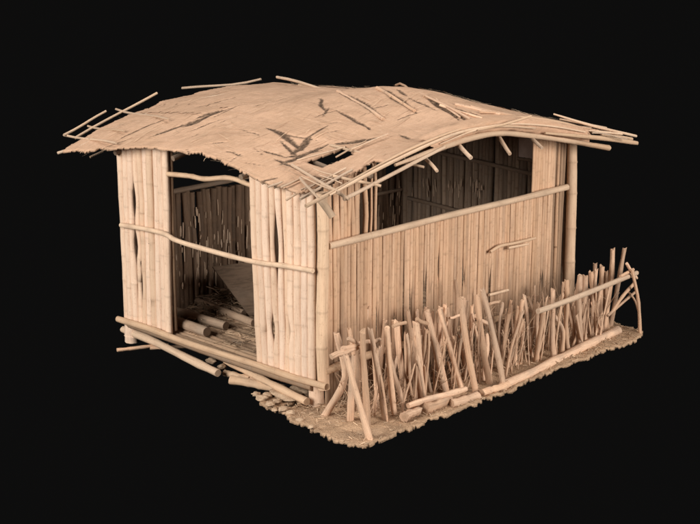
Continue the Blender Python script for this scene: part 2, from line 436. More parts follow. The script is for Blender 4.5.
for i in range(N):
    for j in range(N):
        if not K[i][j]: continue
        if all(0 <= i + a < N and 0 <= j + b < N and K[i + a][j + b] for a, b in ((1, 0), (-1, 0), (0, 1), (0, -1))): continue
        if rnd() < .86: continue
        p = vs[i * W + j]; x, y = p.x, p.y
        if y < .2 and rnd() < .65: continue
        if x < X0 + .4: d = V((-1, uni(-.5, .5), -.15))
        elif x > X1 - .4 and y > .6: d = V((1, uni(-.5, .5), -.2))
        elif y < .2: d = V((uni(-.5, .5), -1, -.3))
        elif y > 4.9: d = V((uni(-.5, .5), 1, -.3))
        else: d = V((uni(-1, 1), uni(-1, 1), 0))
        blade(p + V((0, 0, -uni(0, .03))), d * uni(.02, .06), uni(.002, .006), uni(0, .02))
o = H(mb, 'loose_straw', M_STRAW, roof); o['kind'] = 'stuff'

# poles and sticks that carry or hold down the thatch: each one a piece of the roof
def rstick(a, b, r, bend=.012, name='roof_stick', mat=None, up=.03, n=7):
    """ends given as points, or as image points measured on the roof"""
    r *= .66
    A = roofpt(a, up) if len(a) == 2 else V(a); B = roofpt(b, up) if len(b) == 2 else V(b)
    m_ = MB(); pts = crook(A, B, bend)
    m_.tube(pts, [r * (1.05 - .12 * i / 5) * uni(.95, 1.05) for i in range(6)], n, wob=.09)
    return H(m_, name, mat or M_STICK, roof)
G = lambda p, x: tuple(on(p, 0, x))
# lattice beyond the left gable
rstick(G((75, 138), -4.55), G((157, 93), -4.6), .026)
rstick(G((64, 135), -4.75), G((106, 111), -4.8), .024)
rstick(G((116, 109), -4.85), (168, 119), .022, up=.05)
rstick(G((88, 126), -4.75), (124, 131), .02, up=.05)
rstick(G((64, 135), -4.85), (116, 143), .022, up=.05)
rstick(G((58, 153), -4.75), G((80, 146), -4.45), .03)
rstick(G((90, 157), -4.3), G((103, 151), -4.3), .02)
rstick(on((182, 88), 1, 3.1), on((261, 79), 1, 3.6), .028, .02)
rstick(on((277, 77), 1, 3.0), on((331, 92), 1, 2.5), .03)
rstick(on((299, 85), 1, 2.8), on((322, 90), 1, 2.6), .03)
# rim of the left gable
rim = MB(); rim.tube(smoothline([roofpt(p, .0) + V((-.02, 0, -.02)) for p in ((80, 146), (112, 129), (160, 108), (205, 97), (250, 90))]), .02, 7); H(rim, 'rim_pole', M_STICK, roof)
# lattice at the near corner
XC = .34
rstick(G((306, 206), XC), G((394, 160), XC - .06), .03, .008)
rstick(G((344, 199), XC + .04), G((444, 147), XC + .02), .034, .006)
rstick(G((300, 199), .1), G((352, 170), .1), .024)
rstick(on((286, 200), 1, -.2), G((346, 168), 0), .02)
rstick((322, 184), G((349, 199), XC + .09), .03, up=.05)
rstick((292, 165), G((339, 192), XC + .05), .024, up=.05)
rstick((333, 176), G((381, 186), XC + .1), .027, up=.06)
rstick((330, 145), G((424, 167), XC + .1), .023, .008, up=.06)
rstick((297, 160), (345, 147), .014, up=.05)
rstick((336, 157), (366, 141), .014, up=.05)
rstick((349, 150), (388, 134), .014, up=.05)
rstick((300, 178), (318, 198), .022, up=.04)
rstick((268, 187), (282, 182), .018, up=.03)
rstick((281, 187), (300, 179), .018, up=.03)
o = rstick(G((321, 200), .28), G((333, 217), .38), .055, .01, n=9); o['label'] = 'short thick pale stub hanging from the corner'
for k in range(5):    # bare splints left across the torn corner
    q = (uni(300, 335), uni(178, 195)); dx = uni(18, 40); rstick(q, (q[0] + dx, q[1] - dx * uni(.36, .48)), uni(.008, .017), .02, up=uni(.0, .05))
for k in range(3):
    q = (uni(300, 345), uni(168, 178)); dx = uni(15, 40); rstick(q, (q[0] + dx, q[1] + dx * uni(.3, .5)), uni(.009, .016), .02, up=uni(.02, .05))
# hanging ends under the side gable
for a, b, r in (((451, 136), (471, 158), .038), ((494, 129), (510, 154), .036), ((524, 131), (542, 148), .032), ((421, 154), (437, 171), .03)):
    rstick(G(a, .16), G(b, .55), r)
# the side gable: bundled rim poles
def rimline(px, x, r, name='rim_pole', mat=M_POLE, taper=.2):
    r *= .74; P = smoothline([on(p, 0, x) for p in px], 5); k = len(P)
    m_ = MB(); m_.tube(P, [r * (1 - taper * i / k) * min(1, .45 + i / 9) * uni(.94, 1.06) for i in range(k)], 9, wob=.08); return H(m_, name, mat, roof)
rimline([(395, 165), (440, 148), (470, 138), (500, 133), (535, 136), (570, 141), (598, 146)], .33, .05)
rimline([(330, 195), (380, 168), (430, 144), (465, 131), (500, 126), (535, 128)], .36, .03, taper=.5)
rimline([(352, 180), (405, 152), (450, 133), (490, 122)], .30, .032, taper=.3)
rimline([(440, 144), (475, 130), (510, 124), (550, 126), (585, 132)], .37, .016)
rimline([(478, 130), (505, 124), (531, 116)], .40, .022)
rimline([(470, 124), (520, 118), (560, 123), (600, 133), (632, 139)], .22, .032)
rimline([(500, 121), (550, 124), (580, 132)], .12, .03)
rimline([(554, 114), (590, 125), (636, 136)], .15, .03)
rimline([(545, 133), (600, 138), (637, 143)], .38, .042)
rimline([(575, 142), (609, 148)], .34, .058)
rimline([(560, 119), (606, 128)], -.05, .028)
rimline([(585, 130), (622, 134)], .30, .024)
rimline([(590, 136), (618, 139)], .2, .03)
# the thick cut edge of the thatch along the side gable
lo = smoothline([on(p, 0, .31) for p in ((432, 152), (455, 141), (480, 133), (510, 131), (540, 134), (575, 139), (588, 143))], 8); hi = smoothline([on(p, 0, .31) for p in ((428, 142), (455, 131), (480, 123), (510, 119), (540, 120), (575, 126), (588, 130))], 8)
m_ = MB(); vv, cc, f, u = [], [], [], []; nr = 8; nk = len(lo)
for a in range(nk):
    for b in range(nr + 1):
        t = b / nr; p = lo[a].lerp(hi[a], t); vv.append(p + V((.035 * math.sin(math.pi * t) + uni(-.012, .012), uni(-.02, .02), uni(-.006, .006)))); cc.append((rnd() * .5, uni(0, .25), 0, 1))
for a in range(nk - 1):
    for b in range(nr):
        q = [a * (nr + 1) + b, (a + 1) * (nr + 1) + b, (a + 1) * (nr + 1) + b + 1, a * (nr + 1) + b + 1]; f.append(q); u.append([(vv[k].y, vv[k].z) for k in q])
back = len(vv)
vv += [p + V((-.16, 0, .0)) for p in lo] + [p + V((-.16, 0, .03)) for p in hi]; cc += [(.5, .1, 0, 1)] * (2 * nk)
for a in range(nk - 1):
    for q in ([a * (nr + 1), back + a, back + a + 1, (a + 1) * (nr + 1)], [a * (nr + 1) + nr, (a + 1) * (nr + 1) + nr, back + nk + a + 1, back + nk + a]): f.append(q); u.append([(vv[k].y, vv[k].z) for k in q])
e_ = [(nk - 1) * (nr + 1) + b for b in range(nr + 1)] + [back + 2 * nk - 1, back + nk - 1]; f.append(e_); u.append([(vv[k].x, vv[k].z) for k in e_])
m_.add(vv, f, cc, u); H(m_, 'thatch_edge', M_THATCH, roof)
for k in range(9):      # frayed splints at the far corner of the eave
    a = V((uni(-.2, .45), uni(4.2, 4.8), 0)); a.z = zr(a.x, a.y) - uni(-.03, .05)
    b = a + V((uni(-.1, .1), uni(.4, .8), 0)); b.z = zr(b.x, b.y) - uni(-.02, .04)
    rstick(a, b, uni(.012, .022), .03)
# weathered battens laid on the far slope
for a, b, r in (((338, 91), (383, 119), .034), ((377, 88), (415, 111), .034), ((396, 85), (425, 96), .024), ((426, 96), (470, 119), .02), ((440, 105), (482, 118), .024), ((455, 104), (500, 114), .028), ((470, 106), (520, 117), .026), ((480, 112), (545, 122), .022), ((436, 99), (460, 117), .018)):
    rstick(a, b, r, .02, up=.012, mat=M_STAKE)
# rafters under the thatch
for y in (.6, 1.5, 2.4, 3.3, 4.2):
    m_ = MB(); m_.tube([V((x, y + uni(-.03, .03), zr(x, y) - .09)) for x in (-4.2, -3.2, -2.2, -1.2, -.4, .2)], .028, 8, dirt=.4); H(m_, 'rafter', M_DARKB, roof)
for x in (-3.45, -2.3, -1.1):
    m_ = MB(); m_.tube([V((x, y, zr(x, y) - .15)) for y in (-.1, .6, 1.4, 2.2, 3, 3.8, 4.6, 5.1)], .034, 8, dirt=.4); H(m_, 'rafter', M_DARKB, roof)

# ------------------------------------------------------------------ front wall
def panel_front(x0t, x1t, x0b, x1b, n, slits, y=0., zt=None):
    m_ = MB(); zb = .25
    for i in range(n):
        xt = x0t + (x1t - x0t) * (i + .5) / n + uni(-.008, .008); xb = x0b + (x1b - x0b) * (i + .5) / n + uni(-.008, .008)
        zt_ = min(zr(xt, y) - .03, 2.6)
        p0, p1 = V((xb, y + uni(-.014, .014), zb + uni(-.02, .02))), V((xt, y + uni(-.014, .014), zt_))
        def rmf(p, i=i):
            return 1 - min(.5, sum(.34 * math.exp(-((p.z - z0) / dz) ** 2) for k, z0, dz, a in slits if i in (k, k + 1)))
        def off(p, i=i):
            d = V()
            for k, z0, dz, a in slits:
                g = math.exp(-((p.z - z0) / dz) ** 2)
                s_ = i - k - .5
                d.x += a * g * (1 if s_ > 0 else -1) / (1 + abs(s_) * 1.2)
            return d
        r = (x1t - x0t) / n * .565
        m_.cane(p0, p1, r * uni(.9, 1.04), .009, uni(.3, .5), off=off, rmul=rmf, segs=26, n=10, bulge=.04, flat=.72, flatdir=V((0, 1, 0)))
    return m_
pl = panel_front(-3.53, -2.52, -3.53, -2.56, 10, [(2, 1.80, .20, .035), (2, 1.25, .17, .04), (3, .75, .25, .012)])
H(pl, 'wall_panel', M_FRONT, label='pale cane panel left of the doorway')
pr = panel_front(-1.05, -.065, -.98, -.065, 10, [(3, 1.68, .30, .032), (2, .72, .15, .03), (5, .78, .15, .022)])
H(pr, 'wall_panel', M_FRONT, label='pale cane panel right of the doorway')
m_ = MB()       # splints behind the canes
for x, z0, z1 in ((-2.585, .28, 2.5), (-1.02, .3, 2.2)):
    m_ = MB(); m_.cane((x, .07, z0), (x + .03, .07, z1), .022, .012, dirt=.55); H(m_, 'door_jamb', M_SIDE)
F = lambda p, y=-.075: on(p, 1, y)
def part_line(px, f, r, name, mat=M_POLE, label=None, k=5, nodes=True, taper=.1):
    P = smoothline([f(p) for p in px], k); n_ = len(P); m_ = MB(); nd = [0.] * n_; rad = [r * (1 - taper * i / n_) * uni(.96, 1.04) for i in range(n_)]
    if nodes:
        for i in range(2, n_ - 1, 4): nd[i] = .5; rad[i] *= 1.08
    m_.tube(P, rad, 10, node=nd, wob=.04); return H(m_, name, mat, label=label)
part_line([(121, 225), (145, 229), (165, 234), (178, 241), (215, 252), (255, 262), (285, 266), (313, 271)], F, .03, 'rail')
part_line([(168, 174), (190, 176), (205, 179), (230, 178), (253, 186)], lambda p: on(p, 1, .0), .03, 'lintel')
part_line([(118, 319), (150, 329), (185, 342), (222, 354), (260, 366), (295, 378), (327, 387)], lambda p: on(p, 1, -.07), .04, 'floor_beam')
for x in (-3.48,): 
    m_ = MB(); m_.cane((x, .05, -.06 if x < -3 else .02), (x, .05, .2), .085 if x < -3 else .07, .0); H(m_, 'stilt', M_FRONT)
m_ = MB(); m_.cane((-.09, .05, -.02), (-.09, .05, .24), .085, .0, n=12); H(m_, 'stilt', M_FRONT)

# ------------------------------------------------------------------ posts
for nm, p0, p1, r in (('corner_post', (.045, .03, .2), (.03, .03, 2.33), .062), ('corner_post', (.02, 4.52, .0), (.0, 4.44, 2.44), .066), ('corner_post', (-3.44, .12, .1), (-3.42, .12, 2.5), .05), ('corner_post', (-3.18, 4.72, 0), (-3.18, 4.72, 2.6), .06)):
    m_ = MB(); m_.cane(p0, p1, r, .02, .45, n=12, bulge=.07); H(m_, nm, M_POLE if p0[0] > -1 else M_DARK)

# ------------------------------------------------------------------ side wall
gaps = [on(p, 0, 0).y for p in ((411, 290), (424, 280), (465, 262), (490, 275), (437, 250))]
gz = [(.35, 1.15), (.45, 1.25), (.85, 1.25), (.45, 1.1), (1.0, 1.5)]
gw = [.12, .1, .15, .1, .3]
m_ = MB(); y = .12; k = 0
while y < 4.1:
    r = uni(.024, .034)
    zt = 1.76 + .015 * y - uni(0, .05)
    worn = None
    if rnd() < .06: worn = uni(.25, .9); worn = (worn, worn + uni(.25, .7))
    def rm(p, y=y, worn=worn):
        f = 1.
        for g, (a, b), w in zip(gaps, gz, gw):
            if abs(y - g) < .024 and a < p.z < b: f = min(f, 1 - (1 - w) * min(1, (p.z - a) / .12, (b - p.z) / .25))
        if worn and worn[0] < p.z < worn[1]: f = min(f, 1 - .75 * min(1, (p.z - worn[0]) / .15, (worn[1] - p.z) / .12))
        return f
    m_.cane((uni(-.006, .006), y + uni(-.002, .002), uni(-.03, .04)), (uni(-.006, .006), y + uni(-.003, .003), zt), r, .006, uni(.28, .5), rmul=rm, segs=26, dirt=max(0, uni(-.9, .12)), flat=.5, flatdir=V((1, 0, 0)), bulge=.04)
    y += r * 1.72
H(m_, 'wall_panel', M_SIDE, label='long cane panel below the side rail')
m_ = MB(); y = 4.1
for y, d in ((4.10, .1), (4.17, .75), (4.235, .15), (4.30, .6), (4.36, .8)):
    m_.cane((-.05, y, .1), (-.05, y, 2.46), .027, .012, dirt=d)
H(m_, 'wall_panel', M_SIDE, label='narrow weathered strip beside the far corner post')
m_ = MB(); y = 3.66
while y < 4.08:
    m_.cane((uni(-.008, .008), y, 1.78), (uni(-.008, .008), y, zr(0, y) - .02), .03, .004, segs=8, flat=.5, flatdir=V((1, 0, 0)), bulge=.04); y += .052
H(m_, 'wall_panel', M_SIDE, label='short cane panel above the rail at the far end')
m_ = MB(); y = .13
while y < .57:
    m_.cane((uni(-.02, .01), y, 1.7), (uni(-.02, .01), y + uni(-.01, .01), zr(0, y) - .05), .03, .006, segs=8, flat=.5, flatdir=V((1, 0, 0)), bulge=.04); y += .054
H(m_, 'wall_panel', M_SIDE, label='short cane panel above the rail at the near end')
for y, r, z0 in ((.62, .018, 1.72), (.72, .028, 1.7), (.80, .014, 1.7), (.88, .02, 1.72)):
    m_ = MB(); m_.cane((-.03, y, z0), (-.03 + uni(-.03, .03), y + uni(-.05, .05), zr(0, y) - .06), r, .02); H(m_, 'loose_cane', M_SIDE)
part_line([(329, 246), (400, 228), (450, 215), (510, 201), (567, 187)], lambda p: on(p, 0, .065), .037, 'rail', taper=-.05)
part_line([(490, 252), (500, 246), (515, 243), (535, 238)], lambda p: on(p, 0, .07), .02, 'bent_stick', label='bent stick fixed across the side wall', nodes=False)
part_line([(508, 248), (528, 244)], lambda p: on(p, 0, .09), .016, 'bent_stick', nodes=False)
part_line([(489, 295), (508, 290)], lambda p: on(p, 0, .09), .018, 'bent_stick', nodes=False)
part_line([(489, 305), (500, 301)], lambda p: on(p, 0, .09), .016, 'bent_stick', nodes=False)
part_line([(324, 372), (360, 358), (420, 340), (500, 318), (575, 296)], lambda p: on(p, 0, .06), .045, 'floor_beam')

# ------------------------------------------------------------------ hidden side and back walls, dark brown inside
def strip_wall(P0, P1, z0, z1f, r, mat, gapchance, name, lean=.02):
    m_ = MB(); P0, P1 = V(P0), V(P1); L = (P1 - P0).length; d = (P1 - P0) / L; s_ = 0
    while s_ < L:
        rr = r * uni(.85, 1.15); p = P0 + d * s_
        if rnd() > gapchance:
            zt = z1f(p)
            if rnd() < .12: zt -= uni(.03, .12)
            m_.cane((p.x, p.y, z0), (p.x + uni(-1, 1) * lean, p.y + uni(-1, 1) * lean, zt), rr, .02, uni(.2, .5), segs=9, n=7)
        s_ += rr * uni(1.6, 1.8)
    return H(m_, name, mat)
LW0, LW1 = (-3.47, .15, 0), (-3.20, 4.70, 0)
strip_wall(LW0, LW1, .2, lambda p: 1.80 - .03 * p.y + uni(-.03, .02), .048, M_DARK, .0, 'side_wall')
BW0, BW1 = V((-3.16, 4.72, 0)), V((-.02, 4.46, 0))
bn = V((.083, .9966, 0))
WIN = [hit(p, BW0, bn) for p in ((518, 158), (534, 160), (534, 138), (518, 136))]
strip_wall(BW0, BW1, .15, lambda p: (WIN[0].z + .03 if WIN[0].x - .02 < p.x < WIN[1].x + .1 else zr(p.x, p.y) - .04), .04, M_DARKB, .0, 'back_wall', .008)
B = lambda p: hit(p, BW0 - bn * .07, bn)
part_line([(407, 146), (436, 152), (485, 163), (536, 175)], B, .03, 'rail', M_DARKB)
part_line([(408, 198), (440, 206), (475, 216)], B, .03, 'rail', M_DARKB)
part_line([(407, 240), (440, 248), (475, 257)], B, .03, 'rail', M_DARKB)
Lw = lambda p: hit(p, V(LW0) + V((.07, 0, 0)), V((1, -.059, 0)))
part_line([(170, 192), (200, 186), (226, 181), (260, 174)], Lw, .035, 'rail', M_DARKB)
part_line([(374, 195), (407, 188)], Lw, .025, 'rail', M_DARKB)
# window in the back wall
WC = BW0 - bn * .045
a, b, c, d = [hit(p, WC, bn) for p in ((517, 158), (536, 161), (536, 137), (517, 136))]
fr = MB()
for p, q in ((a, b), (b, c), (c, d), (d, a)): fr.tube([p, (p + q) / 2, q], .022, 6)
win = H(fr, 'window', M_DARKB)
pn = MB(); pn.box(a + bn * .015, b - a, d - a, bn * .012); H(pn, 'pane', M_PANE, win)
# pale slivers standing in for flecks of light through the inner walls
m_ = MB()
def fleck(p, h, w, lean, t):
    m_.tube([p, p + V((lean.x, lean.y, h * .55)), p + V((lean.x * 1.6, lean.y * 1.6, h))], [w * .55, w * .8, w * .5], 6, tint=t, wob=.35)
for k in range(34):
    p = B((random.choice((412, 423, 427, 430, 434, 448, 453, 460, 471, 476, 480)) + uni(-2, 2), uni(186, 199))); fleck(p + bn * .01, uni(.05, .16), uni(.007, .013), V((uni(-.007, .007), -.004)), .9)
for k in range(24):
    p = Lw((uni(375, 405), uni(195, 250))); fleck(p - V((.02, 0, 0)), uni(.08, .3), uni(.007, .015), V((.004, uni(-.006, .006))), .5)
for k in range(75):
    p = Lw((uni(176, 254), uni(215, 290))); fleck(p - V((.02, 0, 0)), uni(.05, .26), uni(.007, .018), V((.004, uni(-.006, .006))), .7)
H(m_, 'light_fleck', M_STICK)['kind'] = 'stuff'

# ------------------------------------------------------------------ floor
m_ = MB(); y = -.02
while y < 4.5:
    r = uni(.04, .055)
    m_.cane((-3.4 + uni(-.05, .05), y, .20 + uni(-.008, .008)), (-.08 + uni(-.05, .05), y + uni(-.03, .03), .20 + uni(-.008, .008)), r, .012, .5, segs=8, n=7); y += r * 1.9
H(m_, 'floor', M_FLOOR)

# ------------------------------------------------------------------ things inside
def single(mb, name, mat, label, cat, group=None):
    o = mb.build(name, mat); me = o.data
    base = V((sum(v.co.x for v in me.vertices) / len(me.vertices), sum(v.co.y for v in me.vertices) / len(me.vertices), min(v.co.z for v in me.vertices)))
    me.transform(Matrix.Translation(-base)); o.location = base
    return tag(o, label, cat, group)
for px, r, L, lab, a in (((207, 332), .062, 1.2, 'thick round log nearest the doorway sill', .02), ((226, 326), .055, 1.3, 'second log in from the sill, shorter end showing', -.03), ((254, 323), .05, 1.6, 'long slim log reaching farthest right on the floor', .10), ((244, 313), .045, 1.3, 'hindmost log half hidden under the straw', .05)):
    e = on((px[0], px[1]), 2, .25 + r); d = V((-math.cos(a), math.sin(a), 0)); m_ = MB()
    m_.tube([e + d * L * t for t in (0, .02, .3, .6, 1)], [r * .94, r, r * 1.02, r * .98, r], 14, wob=.03, capdark=.2)
    single(m_, 'log', M_LOG, lab + ' inside the hut', 'log', 'logs on the hut floor')
dv = V((FW.x, FW.y, 0)).normalized()
P2 = on((249, 316), 2, .27); P1 = hit((212, 267), P2 + dv * .12, dv)
wd = hit((268, 260), P1 + dv * .22, dv) - P1
m_ = MB(); nb_ = (P2 - P1).cross(wd).normalized()
m_.box(P1, P2 - P1, wd, nb_ * .03)
single(m_, 'board', M_BOARD, 'dark square board leaning tilted inside the doorway', 'board')
m_ = MB(); lb = MB()
for k in range(520):
    u, w = random.gauss(0, .2), random.gauss(0, .38)
    h = .2 * math.exp(-(u * u + w * w) / .2); p = V((-3.0 + u, 1.35 + w, .26 + h * rnd()))
    if p.x < -3.35 or p.x > -2.62: continue
    a, L = uni(0, 6.28), uni(.08, .3); d = V((math.cos(a), math.sin(a), uni(-.3, .4))) * L
    q = p + d; q.x = max(q.x, -3.38); q.z = max(q.z, .26)
    m_.tube([p, (p + q) / 2 + V((0, 0, .02)), q], uni(.003, .008), 4, dirt=uni(.15, .8))
for k in range(200):
    p = V((uni(-3.2, -1.2), uni(.2, 1.1), .258)); a, L = uni(0, 6.28), uni(.05, .25); q = p + V((math.cos(a), math.sin(a), uni(0, .12))) * L
    q.y = max(q.y, .02); m_.tube([p, (p + q) / 2, q], uni(.002, .005), 4, dirt=uni(.0, .6))
tag(m_.build('straw_heap', M_STRAW), 'tangled dark straw heaped on the floor behind the logs', 'straw', kind='stuff')

# ------------------------------------------------------------------ ground
front = [(255, 394), (262, 401), (275, 408), (290, 418), (312, 428), (335, 439), (363, 446), (380, 439), (400, 432), (430, 419), (470, 405), (500, 393), (530, 379), (570, 363), (600, 351), (640, 338), (642, 331), (622, 325)]
GP = [on(p, 2, 0).xy for p in front] + [V((.35, 5.0)), V((-.15, 4.8)), V((-.15, .25)), V((-.45, .18))]
gx0, gx1, gy0, gy1, st = -1.1, 1.35, -.7, 5.4, .026
nx, ny = int((gx1 - gx0) / st), int((gy1 - gy0) / st)
def gh(x, y): 
    p = V((x, y, 0)); return .03 * noise.noise(p * 1.8) + .02 * noise.noise(p * 6) + .012 * noise.noise(p * 19)
used = {}; fv, ff = [], []
def gk(i, j):
    x, y = gx0 + (i + .5) * st, gy0 + (j + .5) * st; p = V((x, y, 0))
    e = .05 * noise.noise(p * 4.5) + .05 * noise.noise(p * 13)
    if not inpoly((x + e, y - e), GP): return False
    if x < -.15: return noise.noise(p * 9 + V((4, 2, 0))) > -.22      # crumbling tongue at the near corner
    return True
KG = [[gk(i, j) for j in range(ny)] for i in range(nx)]
def gg(i, j, low):
    k = (i, j, low)
    if k not in used:
        used[k] = len(fv); x, y = gx0 + i * st, gy0 + j * st
        x += .012 * noise.noise(V((x * 30, y * 30, 0))); y += .012 * noise.noise(V((x * 30, y * 30, 7)))
        fv.append(V((x, y, gh(x, y) - (low and .035 + .02 * noise.noise(V((x * 9, y * 9, 3)))))))
    return used[k]
for i in range(nx):
    for j in range(ny):
        if not KG[i][j]: continue
        q = [(i, j), (i + 1, j), (i + 1, j + 1), (i, j + 1)]
        ff.append([gg(a, b, 0) for a, b in q]); ff.append([gg(a, b, 1) for a, b in q[::-1]])
        for di, dj, a, b in ((-1, 0, 3, 0), (1, 0, 1, 2), (0, -1, 0, 1), (0, 1, 2, 3)):
            ii, jj = i + di, j + dj
            if 0 <= ii < nx and 0 <= jj < ny and KG[ii][jj]: continue
            ff.append([gg(*q[b], 0), gg(*q[a], 0), gg(*q[a], 1), gg(*q[b], 1)])
m_ = MB(); m_.add(fv, ff, [(0, 0, 0, 1)] * len(fv), [[(fv[k].x, fv[k].y) for k in f] for f in ff])
tag(m_.build('ground', M_GROUND), kind='structure')
m_ = MB()
for k in range(1300):       # chaff and splinters over the earth
    x, y = uni(-.4, 1.2), uni(-.5, 5)
    if not inpoly((x, y), GP): continue
    a, L = uni(0, 6.28), uni(.02, .08); p = V((x, y, gh(x, y) + .004)); q = p + V((math.cos(a) * L, math.sin(a) * L, uni(0, .03)))
    m_.tube([p, (p + q) / 2, q], uni(.002, .006), 4)
tag(m_.build('chaff', M_STRAW), 'pale chaff and splinters scattered over the bare earth', 'chaff', kind='stuff')

# ------------------------------------------------------------------ stick fence
fence = empty('stick_fence', (.75, 2.2, 0))
tag(fence, 'ramshackle fence of uneven upright sticks along the side wall', 'fence')
def fpart(mb, name, mat=M_STAKE, label=None):
    o = mb.build(name, mat, fence); o.location = -fence.location
    if label: o['label'] = label
    return o
def stake(b, t, r, mid=None, lean=None, zb=-.03, name='stake', label=None):
    B_ = on(b, 2, zb + .03); d = FW.copy(); d.z = 0; d.normalize()
    T = hit(t, B_ + d * (uni(-.12, .12) if lean is None else lean), d)
    B_ = B_ + V((0, 0, -.04))
    if mid:
        Md = hit(mid, (B_ + T) / 2, d); P = smoothline([B_, Md, T], 4)
    else: P = crook(B_, T, .022, 7)
    k = len(P); m_ = MB(); ph = [uni(.9, 1.1) for _ in range(k)]
    m_.tube(P, [r * (1.08 - .18 * i / k) * ph[i] for i in range(k)], 7, wob=.2, dirt=max(0, uni(-.5, .3)), jag=r * .9)
    return fpart(m_, name, label=label)
ZA = lambda x, y: (310 + x / 3.086, 280 + y / 3.086)
ZB = lambda x, y: (350 + x / 2.33, 230 + y / 2.33)
stakes_a = [((185, 488), (110, 230), .045), ((125, 435), (132, 230), .055), ((150, 405), (142, 225), .05), ((178, 440), (163, 155), .05), ((232, 425), (186, 150), .045), ((184, 330), (175, 85), .045),
            ((220, 350), (232, 125), .04), ((262, 415), (237, 150), .045), ((290, 392), (240, 215), .04), ((292, 360), (266, 128), .055), ((305, 270), (292, 90), .05), ((350, 365), (326, 128), .055), ((376, 345), (342, 170), .04), ((420, 350), (360, 95), .045),
            ((222, 372), (245, 290), .022), ((205, 260), (211, 108), .035), ((255, 330), (260, 125), .045), ((315, 330), (322, 235), .03), ((160, 380), (120, 150), .035), ((275, 320), (275, 130), .05), ((335, 300), (358, 85), .04), ((385, 300), (378, 95), .045), ((395, 320), (404, 85), .045), ((140, 300), (128, 150), .035), ((240, 300), (205, 190), .03), ((360, 320), (330, 95), .03)]
for b, t, r in stakes_a: stake(ZA(*b), ZA(*t), r * .66)
stake(ZA(40, 420), ZA(82, 165), .036, ZA(108, 300))
stakes_b = [((175, 402), (150, 230), .05), ((228, 378), (180, 192), .045), ((265, 378), (210, 185), .045), ((238, 330), (246, 120), .045), ((296, 380), (258, 158), .058), ((327, 357), (296, 153), .055), ((360, 368), (308, 138), .05), ((345, 262), (377, 182), .025),
            ((362, 342), (404, 188), .028), ((385, 312), (402, 165), .045), ((360, 300), (376, 165), .03), ((432, 306), (452, 190), .05), ((476, 298), (472, 138), .055), ((510, 282), (505, 118), .055), ((538, 272), (537, 108), .062), ((550, 265), (549, 108), .06), ((577, 240), (562, 98), .06),
            ((592, 232), (612, 44), .06), ((606, 222), (639, 44), .055), ((575, 215), (571, 78), .045), ((562, 250), (574, 92), .04), ((600, 228), (596, 98), .05), ((586, 236), (588, 85), .06), ((195, 360), (205, 190), .04), ((150, 370), (135, 190), .045), ((212, 350), (222, 175), .045), ((270, 340), (270, 165), .06), ((281, 330), (284, 175), .04), ((250, 345), (228, 180), .035), ((335, 300), (322, 195), .035), ((428, 260), (430, 130), .03), ((418, 280), (440, 185), .025), ((320, 340), (285, 195), .03), ((520, 265), (522, 180), .04), ((565, 240), (585, 130), .04)]
for b, t, r in stakes_b: stake(ZB(*b), ZB(*t), r * .6)
stake(ZB(492, 288), ZB(476, 200), .035, ZB(495, 235))
for k in range(34):     # shorter broken sticks standing behind the front row
    yy = (.2 + 2.2 * (k + rnd()) / 20) if k < 20 else (2.4 + 1.9 * (k - 20 + rnd()) / 14); xx = uni(.4, .7); P0 = V((xx, yy, -.04)); P1_ = P0 + V((uni(-.12, .08), uni(-.2, .2), uni(.5, .88)))
    P = crook(P0, P1_, .03, 6); m_ = MB(); r = uni(.02, .034); m_.tube(P, [r * uni(.85, 1.1) for _ in P], 6, wob=.2, dirt=uni(0, .15), jag=.04, flat=.6); fpart(m_, 'stake')
m_ = MB()
for k in range(70):
    yy = uni(.1, 4.3); P0 = V((uni(.35, .8), yy, -.04)); P1_ = P0 + V((uni(-.12, .1), uni(-.22, .22), uni(.3, .85)))
    P = crook(P0, P1_, .03, 5); r = uni(.008, .018); m_.tube(P, [r * uni(.8, 1.15) for _ in P], 5, wob=.25, dirt=uni(0, .15), jag=.03, flat=.7)
fpart(m_, 'thin_splint')['kind'] = 'stuff'
e1 = stake(ZB(676, 240), ZB(657, 92), .022, ZB(672, 170), lean=.0, label='thin bowed end post of the fence')
FRL = lambda p: hit(p, on((600, 345), 2, 0), V((1, .12, 0)))
def fline(px, r, name='rail', mat=M_STAKE, k=4):
    P = smoothline([FRL(p) for p in px], k); m_ = MB(); m_.tube(P, [r * uni(.92, 1.06) for _ in P], 8, wob=.08); return fpart(m_, name, mat)
fline([ZB(438, 190), ZB(520, 160), ZB(600, 128), ZB(668, 100)], .032, 'rail', M_STICK)
fline([ZB(612, 190), ZB(635, 155), ZB(662, 125)], .022, 'brace'); fline([ZB(600, 200), ZB(640, 165), ZB(664, 145)], .018, 'brace'); fline([ZB(645, 78), ZB(655, 95), ZB(668, 112)], .02, 'brace'); fline([ZB(650, 145), ZB(664, 165), ZB(672, 190)], .014, 'brace')
fline([ZB(630, 108), ZB(660, 92)], .02, 'brace')
for a, b, r in ((ZA(66, 238), ZA(122, 214), .038), (ZA(100, 212), ZA(158, 195), .035), (ZA(92, 230), ZA(150, 208), .03), (ZA(176, 190), ZA(216, 184), .03), (ZB(292, 200), ZB(322, 218), .03), (ZB(326, 172), ZB(346, 168), .02), (ZB(100, 225), ZB(130, 216), .025), (ZB(232, 205), ZB(256, 198), .02), (ZA(330, 120), ZA(362, 135), .03), (ZA(118, 180), ZA(140, 195), .03)):
    P0 = hit(a, V((.6, .4, 0)), V((1, 0, 0))); P1_ = hit(b, V((.6, .4, 0)), V((1, 0, 0)))
    m_ = MB(); m_.tube(crook(P0, P1_, .05, 4), r * .8, 7, wob=.12); fpart(m_, 'cross_stick')

